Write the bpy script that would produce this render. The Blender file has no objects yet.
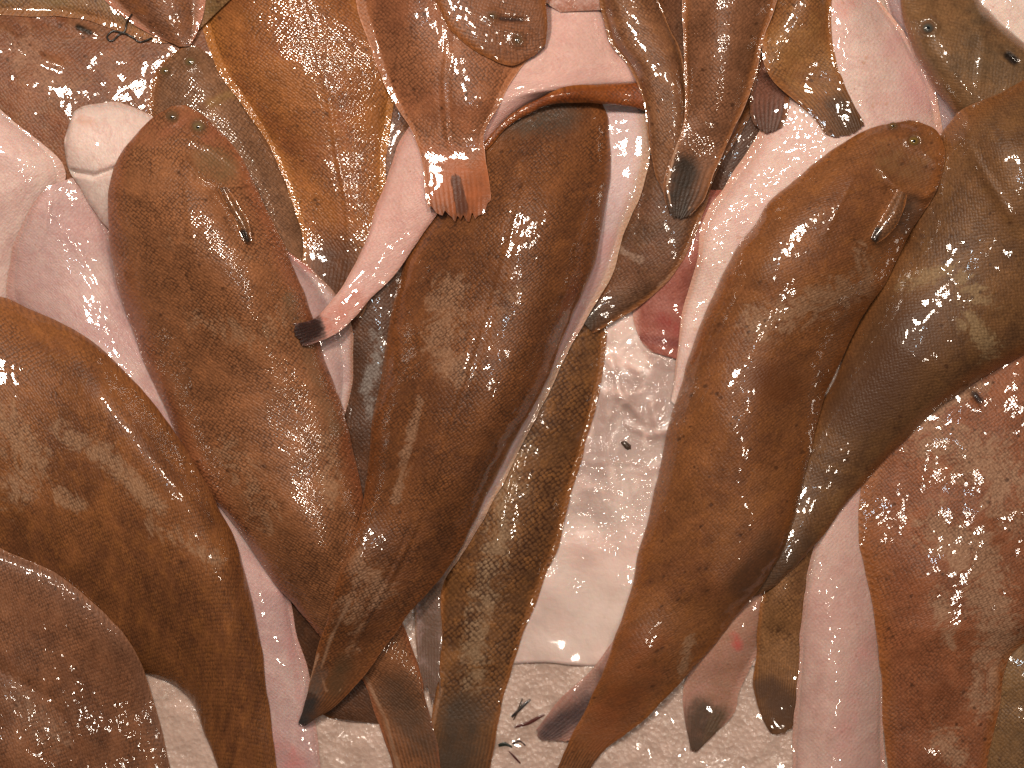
import bpy, math
import numpy as np
C = bpy.context
SC = C.scene
COL = SC.collection

# ------------------------------------------------------------------ camera, light, exposure
S = 0.60 / 1024.0            # metres per pixel-sized step on the ice
D = 1.0                      # camera height over the ice
cam = bpy.data.cameras.new('camera'); camo = bpy.data.objects.new('camera', cam); COL.objects.link(camo)
camo.location = (0, 0, D); cam.lens = 36 * D / 0.60; cam.sensor_width = 36; cam.clip_end = 50; cam.clip_start = 0.02
cam.dof.use_dof = True; cam.dof.focus_distance = 0.955; cam.dof.aperture_fstop = 5.6
SC.camera = camo
w = bpy.data.worlds.new('World'); SC.world = w; w.use_nodes = True
w.node_tree.nodes['Background'].inputs[0].default_value = (1.0, 0.84, 0.72, 1)
w.node_tree.nodes['Background'].inputs[1].default_value = 0.035
SC.cycles.max_bounces = 5; SC.cycles.diffuse_bounces = 2; SC.cycles.glossy_bounces = 2
SC.view_settings.view_transform = 'Standard'; SC.view_settings.look = 'None'
SC.view_settings.exposure = -0.12; SC.view_settings.gamma = 1.0

def lamp(name, loc, power, size, col, aim=(0, 0, 0.05)):
    l = bpy.data.lights.new(name, 'AREA'); l.shape = 'DISK'; l.size = size; l.energy = power; l.color = col
    o = bpy.data.objects.new(name, l); COL.objects.link(o); o.location = loc
    d = np.array(aim) - np.array(loc); d /= np.linalg.norm(d)
    import mathutils
    o.rotation_euler = mathutils.Vector(d).to_track_quat('-Z', 'Y').to_euler()
WARM = (1.0, 0.86, 0.72)
lamp('stall_lamp', (-0.27, 0.45, 0.90), 8.4, 0.11, WARM, (-0.02, 0.16, 0))
lamp('stall_lamp', (0.06, 0.45, 0.95), 4.5, 0.11, WARM, (0, 0.14, 0))
lamp('stall_lamp', (0.44, 0.38, 1.02), 1.9, 0.08, WARM, (0.1, 0.12, 0))
lamp('far_bulb', (0.41, -0.30, 1.05), 1.5, 0.06, WARM, (0.2, -0.1, 0))
lamp('far_bulb', (0.06, -0.04, 1.08), 1.0, 0.06, WARM, (-0.2, -0.15, 0))
lamp('cool_tube', (0.02, 0.22, 1.40), 0.4, 0.04, (0.7, 0.88, 1.0))

# ------------------------------------------------------------------ height field the fish are piled on
X0, X1, Y0, Y1, G = -420, 1440, -380, 1150, 3.0
NX, NY = int((X1 - X0) / G), int((Y1 - Y0) / G)
rng = np.random.RandomState(7)

def box1(a, r, ax):
    a = np.moveaxis(a, ax, 0); n = a.shape[0]
    p = np.concatenate([np.repeat(a[:1], r + 1, 0), a, np.repeat(a[-1:], r, 0)], 0)
    c = np.cumsum(p, 0); o = (c[2*r+1:2*r+1+n] - c[:n]) / (2*r+1)
    return np.moveaxis(o, 0, ax)
def blur(a, r):
    r = max(1, int(r))
    for _ in range(2): a = box1(box1(a, r, 0), r, 1)
    return a
def sample(F, x, y, ox=X0, oy=Y0, g=G):
    fx = np.clip((x - ox) / g - 0.5, 0, F.shape[1] - 1.001); fy = np.clip((y - oy) / g - 0.5, 0, F.shape[0] - 1.001)
    ix = fx.astype(int); iy = fy.astype(int); a = fx - ix; b = fy - iy
    return (F[iy, ix]*(1-a) + F[iy, ix+1]*a)*(1-b) + (F[iy+1, ix]*(1-a) + F[iy+1, ix+1]*a)*b
def noise_field(r, seed):
    f = blur(np.random.RandomState(seed).randn(NY, NX), r); return f / f.std()
N_BIG, N_MID, N_SML = noise_field(14, 1), noise_field(5, 2), noise_field(2, 3)

def W(x, y, z):              # pixel-step coordinates on the ice plus a height -> metres
    k = (D - z*S) / D
    return np.stack([(x - 512)*S*k, (384 - y)*S*k, z*S], -1)

# ------------------------------------------------------------------ mesh helpers
def mesh_obj(name, co, faces, mat, parent=None, normals=None, uv=None, attrs=None, paint=None):
    me = bpy.data.meshes.new(name)
    me.vertices.add(len(co)); me.vertices.foreach_set('co', np.asarray(co, 'f').ravel())
    f = np.asarray(faces, 'i'); me.loops.add(f.size); me.loops.foreach_set('vertex_index', f.ravel())
    me.polygons.add(len(f)); me.polygons.foreach_set('loop_start', np.arange(len(f), dtype='i')*f.shape[1])
    me.polygons.foreach_set('use_smooth', np.ones(len(f), bool))
    me.update(calc_edges=True)
    if uv is not None:
        l = me.uv_layers.new(name='uv'); l.data.foreach_set('uv', np.asarray(uv, 'f')[f.ravel()].ravel())
    for k, v in (attrs or {}).items():
        a = me.attributes.new(k, 'FLOAT', 'POINT'); a.data.foreach_set('value', np.asarray(v, 'f').ravel())
    if paint is not None:
        a = me.color_attributes.new('paint', 'FLOAT_COLOR', 'POINT'); a.data.foreach_set('color', np.asarray(paint, 'f').ravel())
    me.materials.append(mat)
    if normals is not None: me.normals_split_custom_set_from_vertices([tuple(n) for n in normals])
    o = bpy.data.objects.new(name, me); COL.objects.link(o); o.parent = parent
    return o
def tag(o, label, cat, group=None, kind=None):
    o['label'] = label
    if kind: o['kind'] = kind
    else: o['category'] = cat
    if group: o['group'] = group
    return o

# ------------------------------------------------------------------ node helpers
class NT:
    def __init__(s, name):
        s.m = bpy.data.materials.new(name); s.m.use_nodes = True; s.t = s.m.node_tree; s.t.nodes.clear()
        s.out = s.t.nodes.new('ShaderNodeOutputMaterial'); s.p = s.t.nodes.new('ShaderNodeBsdfPrincipled')
        s.t.links.new(s.p.outputs[0], s.out.inputs[0])
    def put(s, sock, v):
        if hasattr(v, 'is_output'): s.t.links.new(v, sock)
        elif isinstance(v, (tuple, list)) and len(v) == 3 and sock.type == 'RGBA': sock.default_value = (*v, 1)
        else: sock.default_value = v
    def math(s, op, a, b=0.0, c=None, clamp=False):
        n = s.t.nodes.new('ShaderNodeMath'); n.operation = op; n.use_clamp = clamp
        s.put(n.inputs[0], a); s.put(n.inputs[1], b)
        if c is not None: s.put(n.inputs[2], c)
        return n.outputs[0]
    def mix(s, f, a, b, mode='MIX'):
        n = s.t.nodes.new('ShaderNodeMix'); n.data_type = 'RGBA'; n.blend_type = mode
        s.put(n.inputs[0], f); s.put(n.inputs[6], a); s.put(n.inputs[7], b); return n.outputs[2]
    def ramp(s, v, a, b):     # smoothstep
        n = s.t.nodes.new('ShaderNodeMapRange'); n.interpolation_type = 'SMOOTHSTEP'
        s.put(n.inputs[0], v); n.inputs[1].default_value = a; n.inputs[2].default_value = b; return n.outputs[0]
    def attr(s, k):
        n = s.t.nodes.new('ShaderNodeAttribute'); n.attribute_name = k; return n
    def noise(s, vec, scale, det=3, rough=0.55, dist=0.0):
        n = s.t.nodes.new('ShaderNodeTexNoise'); s.put(n.inputs['Vector'], vec)
        n.inputs['Scale'].default_value = scale; n.inputs['Detail'].default_value = det
        n.inputs['Roughness'].default_value = rough; n.inputs['Distortion'].default_value = dist; return n.outputs[0]
    def vor(s, vec, scale, feat='F1', rnd=1.0):
        n = s.t.nodes.new('ShaderNodeTexVoronoi'); n.feature = feat; s.put(n.inputs['Vector'], vec)
        n.inputs['Scale'].default_value = scale; n.inputs['Randomness'].default_value = rnd; return n
    def vmath(s, op, a, b):
        n = s.t.nodes.new('ShaderNodeVectorMath'); n.operation = op; s.put(n.inputs[0], a); s.put(n.inputs[1], b); return n.outputs[0]
    def sep(s, v):
        n = s.t.nodes.new('ShaderNodeSeparateXYZ'); s.put(n.inputs[0], v); return n.outputs
    def bump(s, h, strength, dist, normal=None):
        n = s.t.nodes.new('ShaderNodeBump'); s.put(n.inputs['Height'], h)
        n.inputs['Strength'].default_value = strength; n.inputs['Distance'].default_value = dist
        if normal is not None: s.put(n.inputs['Normal'], normal)
        return n.outputs[0]

def skin(name, part, p, seed):
    """wet flatfish skin: part is body, margin or tail"""
    n = NT(name); pale = p['pale']
    uvn = n.t.nodes.new('ShaderNodeUVMap'); uvn.uv_map = 'uv'
    uv = n.vmath('ADD', uvn.outputs[0], (seed*3.7, seed*1.3, 0.0))     # 1 unit = 100 px-steps
    u, v, _ = n.sep(uvn.outputs[0])
    s = n.attr('across').outputs['Fac']; sa = n.math('ABSOLUTE', s)
    wob = n.noise(uv, 3.0, 2)
    big = n.noise(uv, 1.6, 4, 0.6, 0.4); mid = n.noise(uv, 7, 4, 0.65, 0.6); fine = n.noise(uv, 38, 2, 0.6)
    # scale lattice
    ww = n.math('MULTIPLY', wob, 3.0)
    k = p['scale']
    cx = n.t.nodes.new('ShaderNodeCombineXYZ')
    n.put(cx.inputs[0], n.math('ADD', n.math('ADD', u, v), n.math('MULTIPLY', wob, 0.05))); n.put(cx.inputs[1], n.math('SUBTRACT', u, v))
    vl = n.vor(cx.outputs[0], k*0.21, rnd=0.38).outputs['Distance']
    lat = n.math('SUBTRACT', 1.0, n.math('MULTIPLY', vl, 2.6))
    if part == 'tail': ray = n.math('SINE', n.math('ADD', n.math('MULTIPLY', s, p.get('rays', 34)*1.8), n.math('MULTIPLY', wob, 1.5)))
    else: ray = n.math('SINE', n.math('ADD', n.math('MULTIPLY', n.math('ADD', u, n.math('MULTIPLY', sa, 0.5)), 95.0), n.math('MULTIPLY', wob, 3)))
    c = n.mix(n.ramp(big, 0.38, 0.62), p['c1'], p['c2'])
    c = n.mix(n.math('MULTIPLY', n.ramp(mid, 0.42, 0.7), 0.6), c, p['c3'])
    mot = n.noise(uv, 3.2, 5, 0.72, 0.8)
    mg_ = n.math('ADD', n.math('MULTIPLY', mot, 1.4 if not pale else 0.5), 0.26 if not pale else 0.75)
    mv = n.t.nodes.new('ShaderNodeCombineXYZ')
    for i in range(3): n.put(mv.inputs[i], mg_)
    c = n.mix(1.0, c, mv.outputs[0], 'MULTIPLY')
    if pale:
        vn = n.math('ABSOLUTE', n.math('SUBTRACT', n.noise(uv, 2.6, 5, 0.6, 1.2), 0.5))
        c = n.mix(n.math('MULTIPLY', n.math('SUBTRACT', 1.0, n.ramp(vn, 0.0, 0.035)), 0.22), c, (0.50, 0.24, 0.22))
        c = n.mix(n.math('MULTIPLY', n.ramp(n.noise(uv, 1.1, 3), 0.5, 0.75), 0.35), c, (0.58, 0.36, 0.34))
        sp = n.vor(uv, 9.0).outputs['Distance']
        c = n.mix(n.math('MULTIPLY', n.math('SUBTRACT', 1.0, n.ramp(sp, 0.06, 0.14)), n.math('MULTIPLY', n.ramp(mid, 0.5, 0.6), 0.5)), c, (0.30, 0.14, 0.08))
    bl = n.attr('blotch').outputs['Fac']
    blf = n.ramp(n.math('ADD', n.noise(uv, 3.4, 6, 0.76, 2.4), n.math('MULTIPLY', bl, 0.36)), 0.63, 0.80)
    c = n.mix(n.math('MULTIPLY', blf, n.math('MULTIPLY', n.math('ADD', n.math('MULTIPLY', fine, 1.2), 0.25), p['blotch'])), c, p['c4'])
    # margin tint
    mg = n.ramp(n.math('ADD', sa, n.math('MULTIPLY', mid, 0.12)), 0.80, 1.06)
    c = n.mix(n.math('MULTIPLY', mg, p['edge']), c, p['cm'])
    # dark freckles
    vd = n.vor(uv, 6.5).outputs['Distance']
    fk = n.math('SUBTRACT', 1.0, n.ramp(n.math('ADD', vd, n.math('MULTIPLY', mid, 0.35)), 0.22, 0.34))
    c = n.mix(n.math('MULTIPLY', fk, p['spots']), c, p['cs'])
    vd2 = n.vor(uv, 21).outputs['Distance']
    fk2 = n.math('SUBTRACT', 1.0, n.ramp(n.math('ADD', vd2, n.math('MULTIPLY', mid, 0.5)), 0.30, 0.42))
    c = n.mix(n.math('MULTIPLY', fk2, p['spots']*0.7), c, p['cs'])
    vd3 = n.vor(uv, 42).outputs['Distance']
    c = n.mix(n.math('MULTIPLY', n.math('MULTIPLY', n.math('SUBTRACT', 1.0, n.ramp(vd3, 0.16, 0.34)), n.ramp(mot, 0.40, 0.62)), p['spots']*0.55), c, p['cs'])
    # fine grain and scale edges
    g = n.math('ADD', n.math('MULTIPLY', fine, 1.1 if not pale else 0.35), 0.45 if not pale else 0.83)
    gg = n.t.nodes.new('ShaderNodeCombineXYZ')
    for i in range(3): n.put(gg.inputs[i], g)
    c = n.mix(1.0, c, gg.outputs[0], 'MULTIPLY')
    latd = n.math('MULTIPLY', n.ramp(lat, 0.1, -0.7), p['lat']*1.3)
    tl = n.attr('tl').outputs['Fac']; bodyk = n.ramp(tl, 0.45, 0.0); rayk = n.ramp(tl, 0.05, 0.6)
    if part == 'margin': rayk = n.math('MULTIPLY', n.ramp(sa, 0.88, 0.99), 0.6)
    if part == 'body' and not p.get('finlike'): rayk = 0.0
    if part == 'body' or part == 'tail':
        c = n.mix(n.math('MULTIPLY', n.math('MULTIPLY', latd, n.ramp(wob, 0.3, 0.6)), bodyk), c, p['c2'] if pale else p['cs'])
    if part != 'body':
        rd = n.math('MULTIPLY', n.math('MULTIPLY', n.ramp(ray, -0.6, 0.95), p['rayc']*0.75), n.math('MULTIPLY', rayk, n.ramp(mid, 0.2, 0.6)))
        c = n.mix(rd, c, p['cs'])
    if part == 'tail' and not pale: c = n.mix(n.math('MULTIPLY', n.ramp(n.math('ADD', tl, n.math('MULTIPLY', mid, 0.4)), 0.55, 1.25), 0.6), c, p['cs'])
    # painted marks: pigment, plus some shade put in as colour
    pt = n.attr('paint')
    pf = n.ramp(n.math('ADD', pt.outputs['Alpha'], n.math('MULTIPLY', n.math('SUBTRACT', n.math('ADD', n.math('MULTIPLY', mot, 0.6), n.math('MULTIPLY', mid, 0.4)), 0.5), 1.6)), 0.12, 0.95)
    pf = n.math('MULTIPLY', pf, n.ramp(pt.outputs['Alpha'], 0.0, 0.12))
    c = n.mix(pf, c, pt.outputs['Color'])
    rim = n.ramp(sa, 0.975, 0.998)
    c = n.mix(n.math('MULTIPLY', n.math('MULTIPLY', rim, n.ramp(mid, 0.30, 0.65)), p.get('rimf', 0.3)), c, p['rim'])
    if not pale:
        hs = n.t.nodes.new('ShaderNodeHueSaturation'); hs.inputs['Saturation'].default_value = 1.03; hs.inputs['Value'].default_value = 0.85; n.put(hs.inputs['Color'], c); c = n.mix(1.0, hs.outputs[0], (0.95, 0.82, 0.745), 'MULTIPLY')
    else: c = n.mix(1.0, c, (0.86, 0.785, 0.76), 'MULTIPLY')
    n.put(n.p.inputs['Base Color'], c)
    # relief
    h = n.math('ADD', n.math('MULTIPLY', n.math('MULTIPLY', lat, bodyk), p['relief']*0.7), n.math('MULTIPLY', n.math('MULTIPLY', ray, rayk), 0.24))
    h = n.math('ADD', h, n.math('MULTIPLY', fine, 1.1))
    h = n.math('ADD', h, n.math('MULTIPLY', mid, 1.6))
    bn = n.bump(h, 0.55, 0.0005)
    h2 = n.math('ADD', n.math('MULTIPLY', n.noise(uv, 3.6, 1), 1.2), n.math('MULTIPLY', n.math('POWER', n.vor(n.vmath('ADD', uv, n.vmath('MULTIPLY', n.noise(uv, 5, 1), (0.12, 0.12, 0.0))), 12.0, 'SMOOTH_F1').outputs['Distance'], 2.0), -0.38*p['wet']))
    h2 = n.math('ADD', h2, n.math('MULTIPLY', n.math('MULTIPLY', n.noise(uv, 14, 0), n.ramp(sa, 0.90, 0.99)), n.math('MULTIPLY', n.ramp(wob, 0.45, 0.7), 0.8)))
    h2 = n.math('ADD', h2, n.math('MULTIPLY', n.math('MULTIPLY', lat, bodyk), p['relief']*p.get('glit', 0.03)))
    cn = n.bump(h2, 1.0, 0.0010)
    n.put(n.p.inputs['Normal'], bn); n.put(n.p.inputs['Coat Normal'], cn)
    n.p.inputs['Roughness'].default_value = 0.5
    n.put(n.p.inputs['Roughness'], n.math('ADD', n.math('MULTIPLY', blf, 0.15), 0.42))
    n.p.inputs['Specular IOR Level'].default_value = 0.22
    n.p.inputs['Coat Weight'].default_value = p['coat']
    n.put(n.p.inputs['Coat Roughness'], n.math('ADD', n.math('MULTIPLY', n.ramp(big, 0.3, 0.7), 0.03), 0.03))
    n.p.inputs['Coat IOR'].default_value = 1.48
    n.p.inputs['Subsurface Weight'].default_value = 0.35 if pale else 0.0
    n.p.inputs['Subsurface Radius'].default_value = (1.0, 0.35, 0.2)
    n.p.inputs['Subsurface Scale'].default_value = 0.004 if pale else 0.0015
    return n.m

BR = dict(pale=False, c1=(0.235, 0.105, 0.045), c2=(0.16, 0.072, 0.034), c3=(0.29, 0.125, 0.045), c4=(0.33, 0.21, 0.135),
          cm=(0.33, 0.13, 0.035), cs=(0.055, 0.026, 0.014), rim=(0.55, 0.30, 0.18), blotch=0.7, edge=0.6, spots=0.7, scale=110.0,
          lat=0.45, relief=0.55, rayc=0.85, wet=1.0, coat=1.0)
PL = dict(pale=True, c1=(0.70, 0.53, 0.49), c2=(0.60, 0.43, 0.41), c3=(0.74, 0.60, 0.56), c4=(0.76, 0.66, 0.62),
          cm=(0.62, 0.36, 0.30), cs=(0.34, 0.16, 0.12), rim=(0.75, 0.45, 0.33), blotch=0.5, edge=0.5, spots=0.10, scale=105.0,
          lat=0.32, relief=0.4, rayc=0.5, wet=0.9, coat=1.0)
def V(base, **k): d = dict(base); d.update(k); return d

# ------------------------------------------------------------------ the fish builder
def catmull(P, n):
    P = np.asarray(P, float); m = len(P)
    c = (P[:, :2] + P[:, 2:]) / 2
    seg = np.hypot(*(c[1:] - c[:-1]).T) + 0.35*(np.hypot(*(P[1:, :2]-P[:-1, :2]).T) + np.hypot(*(P[1:, 2:]-P[:-1, 2:]).T)) + 1e-3
    k = np.concatenate([[0], np.cumsum(seg)]); q = np.linspace(0, k[-1], n)
    # non-uniform cubic hermite
    T = np.zeros_like(P)
    for i in range(m):
        a, b = max(i-1, 0), min(i+1, m-1); T[i] = (P[b]-P[a]) / (k[b]-k[a])
    i = np.clip(np.searchsorted(k, q, 'right') - 1, 0, m-2); h = (k[i+1]-k[i])[:, None]; t = ((q-k[i])/(k[i+1]-k[i]))[:, None]
    return (2*t**3-3*t**2+1)*P[i] + (t**3-2*t**2+t)*h*T[i] + (-2*t**3+3*t**2)*P[i+1] + (t**3-t**2)*h*T[i+1]

def seg_dist(x, y, pts):
    d = np.full(x.shape, 1e9); prm = np.zeros(x.shape)
    n = len(pts) - 1
    for i in range(n):
        ax, ay = pts[i]; bx, by = pts[i+1]; vx, vy = bx-ax, by-ay; L = vx*vx+vy*vy+1e-9
        t = np.clip(((x-ax)*vx + (y-ay)*vy)/L, 0, 1); e = np.hypot(x-ax-t*vx, y-ay-t*vy)
        m = e < d; d = np.where(m, e, d); prm = np.where(m, (i+t)/n, prm)
    return d, prm

H = np.zeros((NY, NX))
def smooth(a, b, x): t = np.clip((x-a)/(b-a), 0, 1); return t*t*(3-2*t)

def lay(x, y, th, g=0.35, stiff=1.0, gap=0.6):
    """rest a body with px positions x,y and thickness th on the pile; returns the underside height and updates H"""
    global H
    def up(a):
        b = np.empty((a.shape[0]*2-1, a.shape[1])); b[::2] = a; b[1::2] = (a[1:]+a[:-1])/2
        c = np.empty((b.shape[0], b.shape[1]*2-1)); c[:, ::2] = b; c[:, 1::2] = (b[:, 1:]+b[:, :-1])/2; return c
    ux, uy, ut = up(x), up(y), up(th)
    ix = np.clip(((ux-X0)/G).astype(int), 0, NX-1).ravel(); iy = np.clip(((uy-Y0)/G).astype(int), 0, NY-1).ravel()
    T = np.full((NY, NX), -1.0); np.maximum.at(T, (iy, ix), ut.ravel())
    y0, y1, x0, x1 = max(iy.min()-14, 0), min(iy.max()+15, NY), max(ix.min()-14, 0), min(ix.max()+15, NX)
    T = T[y0:y1, x0:x1]; M = (T >= 0).astype(float); h = H[y0:y1, x0:x1]
    def nb(a, r): return blur(a*M, r) / np.maximum(blur(M, r), 1e-4)
    B = h.copy()
    for r in [9, 9, 8, 8, 7, 6, 6, 5, 5, 4, 4, 3, 3, 3]:
        r = max(1, int(r*stiff)); B = np.maximum(h, nb(B, r) - g)
    B = np.where(M > 0, B, -1e3)
    mx = B.copy()
    for dy in (-1, 0, 1):
        for dx in (-1, 0, 1): mx = np.maximum(mx, np.roll(np.roll(B, dy, 0), dx, 1))
    B = nb(np.where(M > 0, mx, 0), 2) + gap
    vx = X0 + x0*G; vy = Y0 + y0*G
    bv = sample(B, x, y, vx, vy)
    H[y0:y1, x0:x1] = np.where(M > 0, np.maximum(B + T, h), h)
    return bv

def lit(c, pal):             # sRGB 0-255 as seen -> rough linear pigment
    return c
SEED = [0]
def fish(kind, label, rows, p, T=26, fin=0.90, tail=None, head=True, cat='fish', group='flatfish piled on the ice',
         strokes=(), paint=(), blotch=(), eyes=(), extra=(), parent=None, g=0.35, dome=(2.1, 1.05), tround=0.25, seam=None, names=None, lumps=1.0, headf=0.10,
         split=True, edge_t=1.8, skew=0.0, ragged=0.06, stiff=1.0):
    SEED[0] += 1; seed = SEED[0]
    R = np.asarray(rows, float)
    c = (R[:, :2]+R[:, 2:])/2; Lg = np.hypot(*(c[1:]-c[:-1]).T).sum(); Wd = np.hypot(*(R[:, :2]-R[:, 2:]).T).max()
    nt = int(np.clip(Lg/2.4, 24, 330)); ns = int(np.clip(Wd/2.3, 14, 100)) | 1
    P = catmull(R, nt)
    a = np.linspace(-1, 1, ns); s = np.sin(a*math.pi/2)*0.45 + a*0.55
    t = np.linspace(0, 1, nt); TT, SS = np.meshgrid(t, s, indexing='ij')
    t0 = tail if tail is not None else 1.01
    # rounded, slightly ragged tail end
    r_ = np.random.RandomState(seed)
    rg = np.interp(s, np.linspace(-1, 1, 21), 1 - ragged*r_.rand(21)**1.5)
    f = rg * (1 - tround*np.abs(s)**2.2)
    tq = np.where(TT > t0, t0 + (TT-t0)*f[None, :], TT)
    qi = tq*(nt-1); i0 = np.clip(qi.astype(int), 0, nt-2); fr = qi - i0
    LX = P[:, 0][i0]*(1-fr)+P[:, 0][i0+1]*fr; LY = P[:, 1][i0]*(1-fr)+P[:, 1][i0+1]*fr
    RX = P[:, 2][i0]*(1-fr)+P[:, 2][i0+1]*fr; RY = P[:, 3][i0]*(1-fr)+P[:, 3][i0+1]*fr
    x = LX*(1-SS)/2 + RX*(1+SS)/2; y = LY*(1-SS)/2 + RY*(1+SS)/2
    # slight waviness of the fin edge
    wv = (sample(N_MID, x + seed*37 % 300, y)*1.3 + sample(N_SML, x, y)*0.35) * np.clip((np.abs(SS)-0.8)/0.2, 0, 1)
    nx_, ny_ = (RX-LX), (RY-LY); ln = np.hypot(nx_, ny_)+1e-6
    x = x + nx_/ln*wv*np.sign(SS); y = y + ny_/ln*wv*np.sign(SS)
    # thickness
    wid = np.hypot(P[:, 2]-P[:, 0], P[:, 3]-P[:, 1]); wf = np.clip(wid/max(Wd, 1), 0, 1)[:, None]
    T = T*1.3
    prof = (0.25 + 0.75*smooth(0, headf*2.6, TT)) if head else np.ones_like(TT)
    prof = prof * (1 - 0.86*smooth(0.45, min(t0, 0.98), TT)**1.1)
    core = np.clip(1 - (np.abs(SS)/(1.0 if fin >= 0.93 else fin))**dome[0], 0, 1)**dome[1]
    tailk = 1 - smooth(t0-0.07, t0+0.03, TT)
    hround = (1 - (1-smooth(0, 0.05, TT))**2) if head else 1
    th = T*prof*core*tailk*np.minimum(1, wf*1.6+0.15)*hround + edge_t*(1 - 0.55*np.abs(SS)**6) 
    if seam is not None:     # lateral line
        d = (SS-seam)*wid[:, None]/2; th = th + 0.9*np.exp(-(d/2.2)**2)*tailk - 0.7*np.exp(-((np.abs(d)-4.5)/2.5)**2)*tailk
    th = th + lumps*(0.45*sample(N_MID, x, y) + 0.9*sample(N_BIG, x, y))*core*tailk
    for pts, wdt, amp in strokes:
        d, _ = seg_dist(x, y, pts); th = th + amp*np.exp(-(d/wdt)**2)
    for e in eyes:
        d = np.hypot(x-e[0], y-e[1]); th = th + 1.5*np.exp(-((d-e[2]*1.35)/2.0)**2) + 1.0*np.exp(-(d/(e[2]*2.2))**2)
    th = np.maximum(th, 0.9)
    bv = lay(x, y, th, g, stiff)
    z = bv + th
    top = W(x, y, z); bot = W(x, y, np.maximum(bv, 0.2))
    # parts
    du = np.concatenate([[0], np.cumsum(np.hypot(*(((P[1:, :2]+P[1:, 2:])-(P[:-1, :2]+P[:-1, 2:]))/2).T))])
    U = du[i0]*(1-fr)+du[i0+1]*fr
    uv = np.stack([U/100, SS*wid[:, None]/200], -1)
    bl = np.zeros_like(x)
    for it in blotch:
        pts, rad = it[0], it[1]; am = it[2] if len(it) > 2 else 1.0
        d, _ = seg_dist(x, y, pts); bl = np.where(np.abs(am*np.exp(-(d/rad)**2)) > np.abs(bl), am*np.exp(-(d/rad)**2), bl)
    pc = np.zeros(x.shape+(4,))
    for col, al, pts, rad in list(paint) + [((0.10, 0.062, 0.035), 0.6, [(e[0], e[1]), (e[0]+.5, e[1])], e[2]*1.7) for e in eyes]:
        d, _ = seg_dist(x, y, pts); e = al*np.exp(-(d/(rad*1.15))**2.6 if rad > 3 else -(d/rad)**2); m = e > pc[..., 3]
        pc[..., :3] = np.where((e > 0.02)[..., None] & m[..., None], col, pc[..., :3]); pc[..., 3] = np.where(m, e, pc[..., 3])
    gx = np.gradient(top, axis=0); gy = np.gradient(top, axis=1); nr = np.cross(gx, gy); nr /= np.linalg.norm(nr, axis=-1, keepdims=True)+1e-12
    if nr[..., 2].mean() < 0: nr = -nr; flip = True
    else: flip = False
    if parent is None:
        em = bpy.data.objects.new(kind, None); COL.objects.link(em); em.empty_display_size = 0.02
        mid = W(np.array([x.mean()]), np.array([y.mean()]), np.array([bv.min()]))[0]; em.location = mid
        tag(em, label, cat, group); root = em; org = mid
    else: root = parent; org = np.array(parent.location)
    top = top-org; bot = bot-org
    jf = 0 if not split else int(np.searchsorted(s, -fin)); jr = ns-1-jf
    it0 = nt-1 if tail is None else int(t0*(nt-1))
    names = names or {}
    def part(nm, i_a, i_b, j_a, j_b, mk):
        if i_b - i_a < 1 or j_b - j_a < 1: return None
        sl = (slice(i_a, i_b+1), slice(j_a, j_b+1)); a_, b_ = i_b-i_a+1, j_b-j_a+1
        tv, bvv = top[sl].reshape(-1, 3), bot[sl].reshape(-1, 3); n_ = len(tv)
        I = np.arange(n_).reshape(a_, b_)
        q = np.stack([I[:-1, :-1], I[1:, :-1], I[1:, 1:], I[:-1, 1:]], -1).reshape(-1, 4)
        if flip: q = q[:, ::-1]
        fs = [q, q[:, ::-1]+n_]
        for e in (I[0, :], I[-1, :][::-1], I[:, -1], I[:, 0][::-1]):
            w4 = np.stack([e[:-1], e[1:], e[1:]+n_, e[:-1]+n_], -1); fs.append(w4 if not flip else w4[:, ::-1])
        fc = np.concatenate(fs)
        nn = nr[sl].reshape(-1, 3)
        side = np.zeros_like(nn); 
        o = mesh_obj(nm, np.concatenate([tv, bvv]), fc, mk, root, np.concatenate([nn, -nn]),
                     np.concatenate([uv[sl].reshape(-1, 2)]*2),
                     dict(tl=np.concatenate([np.clip((TT[sl].ravel()-t0)/(1-min(t0,0.99)), -1, 1)]*2), across=np.concatenate([SS[sl].ravel()]*2), blotch=np.concatenate([bl[sl].ravel()]*2)),
                     np.concatenate([pc[sl].reshape(-1, 4)]*2))
        return o
    if parent is not None:
        return part(kind, 0, nt-1, 0, ns-1, skin(kind, 'tail' if p.get('finlike') else 'body', p, seed))
    part(names.get('body', 'body'), 0, it0, jf, jr, skin('skin_'+str(seed), 'body', p, seed))
    if split:
        mm = skin('margin_'+str(seed), 'margin', p, seed)
        part('dorsal_fin', 0, it0, 0, jf, mm); part('anal_fin', 0, it0, jr, ns-1, mm)
    if it0 < nt-1: part('tail_fin', it0, nt-1, 0, ns-1, skin('tail_'+str(seed), 'tail', p, seed))
    for e in eyes: eye(root, *e)
    return root

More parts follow.
